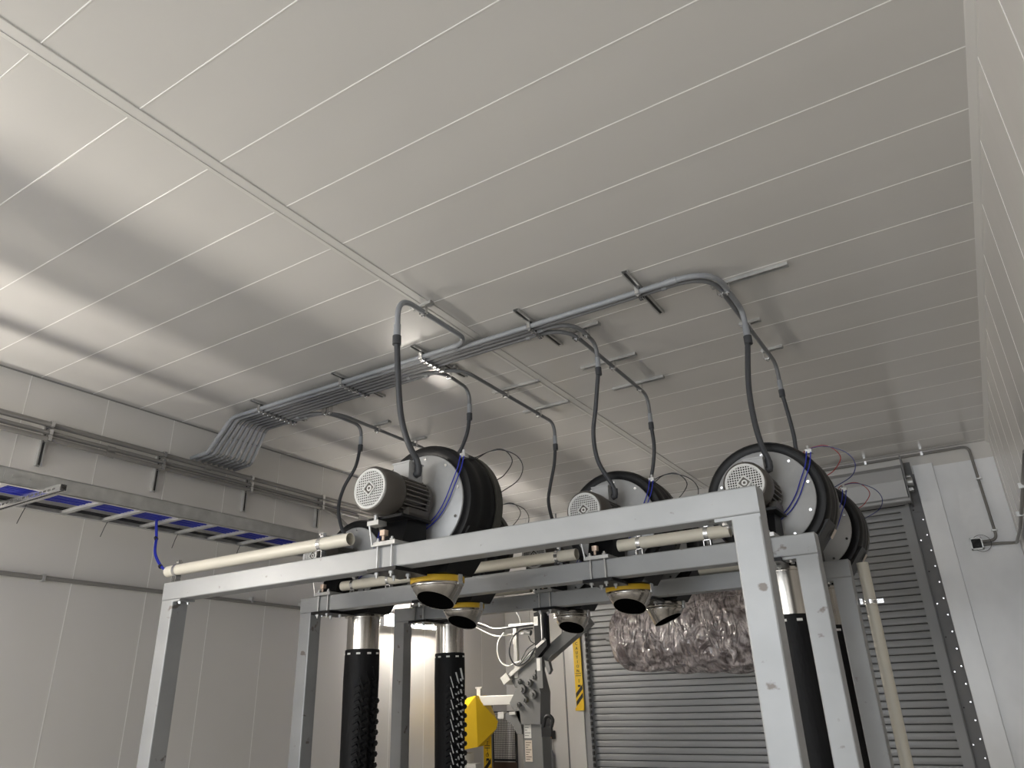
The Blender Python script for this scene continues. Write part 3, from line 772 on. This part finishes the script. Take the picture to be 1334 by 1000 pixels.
for y, lab in ((2.37, 'black cable tie tail hanging under the tray beside the bright strut'), (2.945, 'black cable tie tail under the tray between the bright strut and the blue hoses'), (3.53, 'black cable tie tail under the tray just right of the blue hoses'), (4.14, 'black cable tie tail under the tray above the end of the front beam')):
    o = obj('cable_tie', MB().tube([(-5.31, y, TZ + .05), (-5.325, y, TZ - .002), (-5.34, y - .005, TZ - .04), (-5.345, y - .02, TZ - .11)], .0028, 5), 'black_tube')
    tag(o, lab, 'cable tie', 'cable tie tails under the tray')
# hose pair from tray to the first pipe
t = thing('air_hose', (-4.9, 3.05, 2.9), 'pair of blue hoses hanging from the tray into the front cream pipe', 'hose')
for dx in (0, .016):
    obj('tube', MB().tube(spline([(-5.09 + dx, 3.18, 2.91), (-5.09 + dx, 3.18, 2.875), (-5.06 + dx, 3.18, 2.76), (-4.98 + dx, 3.14, 2.63), (-4.84 + dx, 3.11, 2.52), (-4.71 + dx, 3.08, 2.468), (-4.62, 3.06, 2.455 + dx * .5)], 6), .0055, 8), 'blue_tube', t)
obj('tie', MB().tube([(-5.06, 3.18, 2.76), (-5.04, 3.175, 2.745)], .014, 8), 'black_tube', t)
obj('tie', MB().tube([(-4.84, 3.11, 2.52), (-4.82, 3.105, 2.51)], .015, 8), 'black_tube', t)

# ------------------------------------------------------------------ cream pipes on top of the beams
def cream_pipe(x0, x1, y, z, clamps, lab, r=.037, bz=BZ1):
    t = thing('air_pipe', ((x0 + x1) / 2, y, bz), lab, 'pipe', 'cream plastic pipes on the arches')
    m = MB().lathe([(x0, r - .004), (x0, r), (x1, r), (x1, r - .004), (x1 - .12, r - .004)], 'x', 20, (0, y, z))
    m.lathe([(x0 + .1, r - .004), (x0, r - .004)], 'x', 20, (0, y, z))
    obj('tube', m, 'pvc_cream', t)
    obj('bore', MB().lathe([(x1 - .12, 0), (x1 - .12, r - .003)], 'x', 16, (0, y, z)).lathe([(x0 + .1, 0), (x0 + .1, r - .003)], 'x', 16, (0, y, z)), 'black_hole', t)
    for cx in clamps:
        c = MB()
        c.lathe([(cx - .013, r + .001), (cx - .013, r + .004), (cx + .013, r + .004), (cx + .013, r + .001)], 'x', 20, (0, y, z))
        c.box(cx - .012, cx + .012, y - .006, y + .02, z + r, z + r + .03)
        c.cyl((cx, y - .02, z + r + .018), (cx, y + .03, z + r + .018), .007, 6)
        br = obj('pipe_clamp', c, 'bright_zinc', t)
        b = MB(); w = .022
        b.box(cx - w, cx + w, y - .02, y + .02, bz, bz + .004).box(cx - w, cx - w + .004, y - .02, y + .02, bz, z - r).box(cx + w - .004, cx + w, y - .02, y + .02, bz, z - r).box(cx - w, cx + w, y - .02, y + .02, z - r - .004, z - r)
        obj('bracket', b, 'bright_zinc', br)
cream_pipe(-4.66, -2.97, 3.06, 2.455, (-4.56, -3.2), 'cream pipe along the left half of the front arch, blue hoses in its end')
cream_pipe(-4.20, -3.50, 4.27, 2.43, (-4.08, -3.72), 'short cream pipe under the large motor, on the middle arch')
cream_pipe(-3.05, -2.13, 4.27, 2.43, (-2.27,), 'cream pipe on the middle arch between the two yellow-ringed nozzles')
cream_pipe(-1.83, -1.12, 4.27, 2.445, (-1.69, -1.26), 'cream pipe with two bright clamps on the middle arch, right part')
cream_pipe(-4.10, -3.15, 5.41, 2.425, (-3.8,), 'cream pipe on the rear arch near the glowing wall light')
cream_pipe(-1.69, -1.1, 5.41, 2.41, (-1.3,), 'cream pipe on the rear arch above the wrapped brush')
t = thing('drain_pipe', (-.59, 5.46, 0), 'upright cream pipe clamped outside the rear right leg', 'pipe')
obj('tube', MB().lathe([(0, .037), (2.35, .037), (2.35, .032), (2.25, .032)], 'z', 20, (-.59, 5.50, 0)), 'pvc_cream', t)
for z in (2.095, 1.0):
    obj('pipe_clamp', MB().lathe([(z - .013, .038), (z - .013, .042), (z + .013, .042), (z + .013, .038)], 'z', 20, (-.59, 5.50, 0)).box(-.65, -.63, 5.43, 5.47, z - .018, z + .018).box(-.553, -.51, 5.49, 5.51, z - .014, z + .014).cyl((-.525, 5.485, z), (-.525, 5.515, z), .008, 6), 'bright_zinc', t)

# ------------------------------------------------------------------ wrapped brush
def brush():
    m = MB(); n = 96; L = 90; x0, x1 = -3.60, -1.55; yc, zc, R = 8.0, 2.16, .37
    random.seed(11)
    ph = [(random.uniform(0, 6.3), random.uniform(0, 6.3), random.choice([3, 4, 5, 7, 9, 11]), random.uniform(4, 22), random.uniform(.25, 1)) for _ in range(16)]
    vs = []
    for i in range(L + 1):
        u = i / L; x = x0 + (x1 - x0) * u
        e = min(1.0, math.sqrt(max(0.0, 1 - (1 - min(u * 9, 1)) ** 2)) * .96 + .04, math.sqrt(max(0.0, 1 - (1 - min((1 - u) * 9, 1)) ** 2)) * .96 + .04)
        for j in range(n):
            a = 2 * PI * j / n
            d = sum(w * math.sin(k * a + p + f * x + .8 * math.sin(3 * a + q)) for (p, q, k, f, w) in ph) * .0045
            d += abs(math.sin(9 * a + 13 * x + 2 * math.sin(5 * x))) * .012
            r = (R + d + .03 * math.sin(2.5 * x + 1)) * e
            vs.append((x, yc + r * math.cos(a), zc + r * math.sin(a) * (1.0 if math.sin(a) > 0 else 1.03)))
    fs = [(i * n + j, i * n + (j + 1) % n, (i + 1) * n + (j + 1) % n, (i + 1) * n + j) for i in range(L) for j in range(n)]
    fs += [tuple(range(n))[::-1], tuple(L * n + j for j in range(n))]
    return m.add(vs, fs, True)
t = thing('wrapped_brush', (-2.6, 8.0, 2.16), 'horizontal brush roller wrapped in crinkled clear plastic, hanging before the door', 'brush roller')
obj('roller', brush(), 'wrapped_bristles', t)
for (x, z, s_) in ((-3.02, 2.02, .06), (-2.15, 1.98, .08)):
    kn = MB(); kn.tube(spline([(x, 7.60, z + s_ * 1.2), (x - .02, 7.57, z), (x + .02, 7.58, z - s_), (x - .01, 7.6, z - s_ * 2.2)], 4), [.018, .022, .03, .035, .03, .02, .03, .035, .03, .025, .018, .012, .006][:13], 7)
    obj('film_knot', kn, 'wrapped_bristles', t)
obj('shaft', MB().cyl((-3.68, 8.0, 2.16), (-1.4, 8.0, 2.16), .03, 12), 'galvanised', t)
for x in (-3.1, -1.48):
    obj('hanger', MB().box(x - .03, x + .03, 7.98, 8.02, 2.1, ZC), 'galvanised', t)

# ------------------------------------------------------------------ machine on the far left: tower with arm
TY = 7.6
t = thing('wash_arm_tower', (-4.5, TY + .1, 0), 'grey machine tower with a slanted arm and cables, left of the roller door', 'machine')
obj('column', MB().cbox(-4.61, -4.36, TY, TY + .2, 0, 1.55, .012, 2), 'machine_grey', t)
head = MB().prism([(-4.75, 1.52), (-4.70, 1.45), (-4.61, 1.30), (-4.36, 1.30), (-4.34, 1.62), (-4.40, 1.85), (-4.52, 1.85), (-4.66, 1.66)], 1, TY - .03, TY + .2)
obj('head_casting', head, 'machine_grey', t)
for (x, z, r) in ((-4.56, 1.66, .05), (-4.47, 1.72, .04), (-4.42, 1.60, .045), (-4.53, 1.55, .035), (-4.60, 1.74, .03), (-4.40, 1.78, .03), (-4.62, 1.50, .03)):
    obj('pivot', MB().cyl((x, TY - .08, z), (x, TY - .02, z), r, 14).cyl((x, TY - .10, z), (x, TY - .08, z), r * .5, 8), 'machine_grey', t)
obj('horizontal_arm', MB().cbox(-5.26, -4.60, TY - .02, TY + .08, 1.50, 1.605, .01, 0), 'machine_cream', t, label='pale horizontal arm holding the yellow box')
obj('arm_stub', MB().box(-5.22, -5.17, TY, TY + .05, 1.605, 1.69).box(-5.24, -5.15, TY, TY + .05, 1.685, 1.70), 'machine_cream', t)
A_, B_ = V(-4.70, TY, 1.74), V(-3.72, TY, 2.36)
d_ = (B_ - A_).normalized(); up = V(-d_.z, 0, d_.x); M_ = Matrix(((d_.x, 0, up.x, A_.x), (0, 1, 0, A_.y), (d_.z, 0, up.z, A_.z), (0, 0, 0, 1)))
obj('slanted_arm', MB().box(-.02, 1.15, .0, .14, -.06, .06, M_), 'machine_grey', t)
obj('slanted_cover', MB().box(-.06, .40, -.04, .12, .06, .10, M_).box(-.10, .0, -.06, .14, .03, .12, M_), 'machine_cream', t, label='pale cover on top of the slanted arm')
obj('under_bracket', MB().prism([(-4.86, 1.38), (-4.80, 1.42), (-4.62, 1.44), (-4.60, 1.20), (-4.66, 1.20), (-4.72, 1.30)], 1, TY - .03, TY + .05), 'machine_grey', t)
obj('bracket_pad', MB().cbox(-4.90, -4.82, TY - .05, TY + .03, 1.36, 1.43, .01, 1), 'machine_cream', t)
obj('bracket_pad', MB().box(-4.74, -4.66, TY - .06, TY, 1.40, 1.43), 'machine_cream', t)
obj('hook_bracket', MB().box(-4.36, -4.24, TY - .01, TY + .03, 1.17, 1.27).tube(spline([(-4.34, TY, 1.27), (-4.31, TY, 1.36), (-4.26, TY, 1.38), (-4.22, TY, 1.34), (-4.24, TY, 1.27)], 4), .022, 8), 'fence_black', t)
va = MB().prism([(-4.345, 2.46), (-4.19, 2.50), (-4.19, 2.10), (-4.32, 1.98), (-4.345, 1.98)], 1, TY - .10, TY - .02)
obj('actuator_housing', va, 'black_plastic', t)
obj('actuator_tail', MB().box(-4.34, -4.27, TY - .09, TY - .03, 1.66, 1.98).cyl((-4.23, TY - .12, 2.16), (-4.23, TY - .12, 2.58), .014, 8).prism([(-4.24, 1.95), (-4.19, 1.93), (-4.17, 1.84), (-4.20, 1.80), (-4.23, 1.88)], 1, TY - .08, TY - .02), 'machine_grey', t)
obj('foam_pad', MB().lathe([(-.03, .05), (0, .075), (.05, .06), (.07, .02)], 'z', 10, (-4.27, TY - .06, 2.52)), 'machine_grey', t)
lb = MB().box(-4.345, -4.29, TY - .105, TY - .10, 2.32, 2.42).box(-4.335, -4.29, TY - .095, TY - .09, 1.84, 1.97)
obj('label_plate', lb, 'white_label', t, label='white label on the black actuator housing')
Mx = Matrix.Translation((-4.265, TY - .103, 2.13)) @ Matrix.Rotation(math.radians(-33), 4, 'Y')
obj('stripe_label', MB().box(-.075, .075, -.003, 0, -.015, .015, Mx), 'white_label', t)
def lines_label(x0, x1, z0, z1, m_, n):
    o = obj('notice_label', MB().box(x0, x1, TY - .004, TY - .001, z0, z1), m_, t)
    q = MB()
    for i in range(n):
        z = z1 - (i + 1) * (z1 - z0) / (n + 1); q.box(x0 + .01, x1 - .01 - .02 * (i % 3), TY - .006, TY - .0035, z - .003, z + .003)
    obj('print', q, 'rust_brown' if m_ == 'tan_label' else 'machine_grey', o)
lines_label(-4.585, -4.495, 1.16, 1.32, 'white_label', 5)
lines_label(-4.58, -4.49, .93, 1.14, 'tan_label', 8)
o = obj('notice_label', MB().box(-4.58, -4.48, TY - .004, TY - .001, .45, .86), 'white_label', t)
obj('lettering', text_mb('KVC', .075, facing_front(-4.53, TY - .006, .79), .001, True), 'black_ink', o)
obj('mast', MB().cbox(-4.93 + .24, -4.88 + .24, TY - .01, TY + .04, 1.78, 2.36, .004, 2), 'machine_cream', t, label='thin pale upright post holding the cables')
obj('mast_arm', MB().box(-4.74, -4.36, TY - .02, TY + .02, 2.345, 2.37), 'galvanised', t)
cb = MB()
obj('white_cable', MB().tube(spline([(-5.6, 7.9, 2.52), (-5.25, TY + .2, 2.42), (-4.95, TY, 2.34), (-4.66, TY, 2.345), (-4.42, TY, 2.34)], 6), .008, 8), 'white_cable', t)
obj('white_cable', MB().tube(spline([(-5.6, 7.9, 2.49), (-5.2, TY + .2, 2.32), (-4.9, TY, 2.25), (-4.72, TY, 2.26)], 6), .008, 8), 'white_cable', t)
obj('white_cable', MB().tube(spline([(-4.92, TY + .1, 2.62), (-4.72, TY + .05, 2.56), (-4.60, TY, 2.44), (-4.58, TY, 2.36)], 6), .008, 8), 'white_cable', t)
cx, cz = -4.62, 2.10
obj('white_cable', MB().tube(spline([(cx - .12 + .19 * math.cos(a) * .8, TY - .04, cz + .19 * math.sin(a)) for a in [math.radians(q) for q in (110, 150, 190, 230, 270, 300)]] + [(-4.50, TY - .05, 1.98), (-4.36, TY - .06, 2.10)], 5), .009, 8), 'white_cable', t)
obj('black_cable', MB().tube(spline([(-4.40, TY - .04, 2.30), (-4.55, TY - .05, 2.29), (-4.68, TY - .05, 2.2), (-4.72, TY - .05, 2.05), (-4.66, TY - .05, 1.93), (-4.55, TY - .05, 1.92), (-4.42, TY - .05, 2.02), (-4.33, TY - .05, 2.16)], 5), .009, 8), 'black_tube', t)
obj('black_cable', MB().tube(spline([(-5.6, 7.95, 2.5), (-5.1, TY + .1, 2.36), (-4.8, TY, 2.33), (-4.40, TY, 2.34)], 6), .010, 8), 'black_tube', t)
obj('cable_fan', MB().tube(spline([(-4.56, TY - .06, 1.96), (-4.47, TY - .06, 2.08), (-4.34, TY - .07, 2.14)], 4), .006, 6).tube(spline([(-4.58, TY - .06, 1.92), (-4.46, TY - .06, 2.03), (-4.34, TY - .07, 2.1)], 4), .006, 6).tube(spline([(-4.45, TY - .06, 2.22), (-4.42, TY - .06, 2.16), (-4.34, TY - .07, 2.12)], 4), .005, 6), 'fence_black', t)
obj('connector', MB().cyl((-4.50, TY - .05, 2.27), (-4.42, TY - .05, 2.25), .03, 10).box(-4.56, -4.49, TY - .06, TY - .03, 2.24, 2.265), 'machine_grey', t)
# yellow box at the end of the arm: twisted six-sided guard
t = thing('yellow_box', (-5.25, TY, 1.0), 'bright yellow angular metal box hung from the pale machine arm', 'box')
y0, y1 = TY - .06, TY + .22
# ridge from the top right corner down to the front corner; dark facet to its right, bright one to its left
r0, r1, r2, r3, r4 = V(-5.165, y0 - .04, 1.61), V(-5.02, y0 + .20, 1.33), V(-5.045, y0 + .20, 1.25), V(-5.215, y0 + .06, 1.07), V(-5.385, y0 - .08, 1.38)
l0, l1, l2 = V(-5.45, y0 + .10, 1.575), V(-5.475, y0 - .02, 1.39), V(-5.47, y0 - .02, 1.03)
fr = [r0, r1, r2, r3, r4, l0, l1, l2]; bk = [V(p.x - .06, y1, p.z) for p in fr]
m = MB().add(fr + bk, [(0, 4, 3), (0, 3, 2), (0, 2, 1), (0, 5, 4), (5, 6, 4), (4, 6, 7, 3), (8, 9, 10), (8, 10, 11, 12), (8, 12, 14, 13), (12, 11, 15, 14),
    (0, 1, 9, 8), (1, 2, 10, 9), (2, 3, 11, 10), (3, 7, 15, 11), (7, 6, 14, 15), (6, 5, 13, 14), (5, 0, 8, 13)])
obj('shell', m, 'yellow_paint', t)
obj('latch', MB().tube([(-5.44, y0 - .01, 1.37), (-5.40, y0 - .02, 1.24), (-5.39, y0 - .02, 1.18)], .009, 6).cyl((-5.445, y0 - .02, 1.38), (-5.445, y0 + .01, 1.38), .02, 10), 'galvanised', t)

# caution strips
def caution(x0, x1, y, z0, z1, lab, top_stripes=True, zl=None, ls=.05):
    t = thing('caution_strip', ((x0 + x1) / 2, y, z0), lab, 'caution strip')
    th = .012; w = x1 - x0; xc = (x0 + x1) / 2
    obj('board', MB().cbox(x0, x1, y - th, y, z0, z1, .002, 2).box(x0 - .004, x1 + .004, y - th - .02, y - th + .002, z0, z0 + .035), 'yellow_tape', t)
    q = MB(); yy = y - th - .0005
    def stripe(zb):
        h = .055
        q.add([(x0 + .006, yy, zb), (x1 - .006, yy, zb + w * .95), (x1 - .006, yy, zb + w * .95 + h), (x0 + .006, yy, zb + h), (x0 + .006, yy + .002, zb), (x1 - .006, yy + .002, zb + w * .95), (x1 - .006, yy + .002, zb + w * .95 + h), (x0 + .006, yy + .002, zb + h)], [(0, 1, 2, 3), (7, 6, 5, 4), (0, 4, 5, 1), (3, 2, 6, 7)])
    stripe(z0 + .05); stripe(z0 + .145)
    if not top_stripes:
        for dz in (.10, .21, .32): stripe(z1 - dz - .06)
    for dz in (.0, .025): q.box(xc - w * .36, xc + w * .36, yy, yy + .002, z0 + .405 + dz, z0 + .413 + dz)
    obj('stripes', q, 'black_ink', t)
    obj('lettering', text_mb('CAUTION', ls, facing_front(xc, y - th - .001, zl or z1 - .11), .001, True, 1.10), 'black_ink', t)
    obj('symbol', text_mb('1', .065, facing_front(xc + .005, y - th - .001, z0 + .345), .001), 'black_ink', t)
    obj('symbol_base', MB().box(xc - .015, xc + .025, yy, yy + .002, z0 + .275, z0 + .30), 'black_ink', t)
caution(-4.613, -4.503, YB - .06, 1.395, 2.30, 'yellow CAUTION strip on the column at the left of the roller door')
t = None
caution(-5.10 - .33, -5.10 - .22, 8.05, .62, 1.60, 'lower yellow CAUTION strip standing behind the yellow box', False, 1.27, .058)
t = thing('strip_post', (-5.37, 8.1, 0), 'thin post behind the lower CAUTION strip', 'post')
obj('upright', MB().box(-5.42, -5.33, 8.05, 8.09, 0, 1.55), 'machine_grey', t)
# mesh fence
FY = 8.4
t = thing('mesh_fence', (-5.33, FY, 0), 'black wire mesh fence panel with a post, behind the yellow box', 'fence')
obj('post', MB().cbox(-5.605, -5.545, FY - .03, FY + .03, 0, 1.51, .004, 2), 'fence_black', t)
obj('frame', MB().box(-5.54, -5.52, FY - .01, FY + .01, .80, 1.42).box(-5.20, -5.175, FY - .012, FY + .012, .3, 1.42).box(-5.66, -5.175, FY - .01, FY + .01, 1.40, 1.42).box(-5.54, -5.18, FY - .01, FY + .01, .86, .885), 'fence_black', t)
ms = MB(); x = -5.515
while x < -5.20: ms.box(x - .0018, x + .0018, FY - .002, FY + .002, .88, 1.40); x += .024
z = .90
while z < 1.40: ms.box(-5.52, -5.19, FY + .002, FY + .005, z - .0018, z + .0018); z += .024
obj('wire_mesh', ms, 'fence_black', t, kind='stuff')
obj('kick_board', MB().box(-5.66, -5.18, FY - .02, FY + .02, .3, .85), 'rust_brown', t)
obj('lower_frame', MB().box(-5.66, -5.10, FY - .10, FY - .03, .70, .74), 'fence_black', t)
# control cabinet bottom
t = thing('control_box', (-5.55, 7.6, 0), 'white cabinet with a dark blue label below the yellow box', 'cabinet')
obj('cabinet_body', MB().cbox(-5.46, -5.36, 7.55, 7.75, 0, 1.0, .015, 2), 'white_label', t)
obj('lower_box', MB().cbox(-5.36, -5.23, 7.58, 7.72, 0, .90, .008, 2), 'machine_cream', t)
obj('blue_label', MB().box(-5.40, -5.365, 7.546, 7.55, .82, .96), 'blue_label', t)
# emergency stop
t = thing('stop_button', (-4.98, YB, 1.1), 'small orange box with a red button on the back wall, dark cable below', 'push button')
obj('casing', MB().cbox(-5.07, -5.0, YB - .07, YB - .015, 1.085, 1.16, .006, 1), 'orange', t)
obj('button', MB().cyl((-5.05, YB - .10, 1.12), (-5.05, YB - .07, 1.12), .025, 14), 'red_button', t)
obj('back_box', MB().box(-5.0, -4.975, YB - .06, YB, 1.07, 1.165), 'fence_black', t)
obj('cable', MB().tube([(-5.02, YB - .04, 1.085), (-5.02, YB - .04, .93)], .006, 6).tube([(-5.02, YB - .04, .94), (-5.02, YB - .035, .88), (-5.02, YB - .035, .2)], [.012, .032, .032], 10), 'guide_dark', t)

# ------------------------------------------------------------------ right rear corner: junction box and conduits
t = thing('junction_box', (.155, YB - .01, 2.89), 'small open grey junction box on the bright sheet right of the door', 'junction box')
bx = MB().box(.10, .112, YB - .07, YB - .012, 2.83, 2.95).box(.198, .21, YB - .07, YB - .012, 2.83, 2.95).box(.10, .21, YB - .07, YB - .012, 2.83, 2.842).box(.10, .21, YB - .07, YB - .012, 2.938, 2.95).box(.10, .21, YB - .016, YB - .012, 2.83, 2.95)
obj('box_shell', bx, 'galvanised', t)
obj('wiring', MB().box(.113, .197, YB - .04, YB - .017, 2.843, 2.937).tube([(.13, YB - .06, 2.86), (.15, YB - .07, 2.90), (.18, YB - .06, 2.92)], .01, 6).box(.14, .17, YB - .06, YB - .04, 2.87, 2.92), 'black_rubber', t)
obj('loose_wire', MB().tube([(.20 + .085 * math.cos(a * PI / 12), YB - .05, 2.89 + .085 * math.sin(a * PI / 12)) for a in range(-9, 13)], .0022, 5), 'black_tube', t)
t = thing('corner_conduit', (.335, YB - .04, 3.4), 'grey conduit along the top of the back wall, dropping to the junction box', 'conduit')
obj('pipe', MB().tube(fillet([(-2.2, YB - .03, 3.925), (.33, YB - .03, 3.925), (.345, YB - .03, 2.91), (.205, YB - .04, 2.905)], [.07, .12], 8), .0145, 10), 'wall_conduit', t)
for (x, z) in ((-.70, 3.925), (-.12, 3.925)): obj('pipe_strap', MB().box(x - .012, x + .012, YB - .05, YB, z - .02, z + .02), 'bright_zinc', t)
for z in (3.0, 3.55): obj('pipe_strap', MB().box(.315, .37, YB - .05, YB - .012, z, z + .016), 'galvanised', t)
t = thing('corner_conduit', (.5, 8, 2.86), 'grey conduit from the junction box along the right wall towards the camera', 'conduit')
obj('pipe', MB().tube(fillet([(.205, YB - .04, 2.875), (.36, YB - .03, 2.872), (.50, YB - .03, 2.86), (.505, 8.0, 2.845), (.505, 5.6, 2.95)], [.05, .06, .3], 6), .0145, 10), 'wall_conduit', t)
for (y, z) in ((7.4, 2.85), (6.4, 2.88)): obj('pipe_strap', MB().box(.47, .53, y, y + .02, z, z + .04), 'galvanised', t)
t = thing('wall_socket', (.52, 7.6, 2.8), 'narrow dark bracket on the right wall at the picture edge', 'bracket')
obj('plate', MB().box(.50, .53, 7.2, 8.0, 2.74, 2.79), 'guide_dark', t)
# low black handle in front of the door at the bottom right
o = obj('black_handle', MB().tube(fillet([(-.50, 6.3, .55), (-.50, 6.3, .72), (-.30, 6.3, .72), (-.30, 6.3, .5)], .05, 5), .018, 8), 'black_rubber')
tag(o, 'low black hoop handle before the roller door at the bottom right', 'handle')
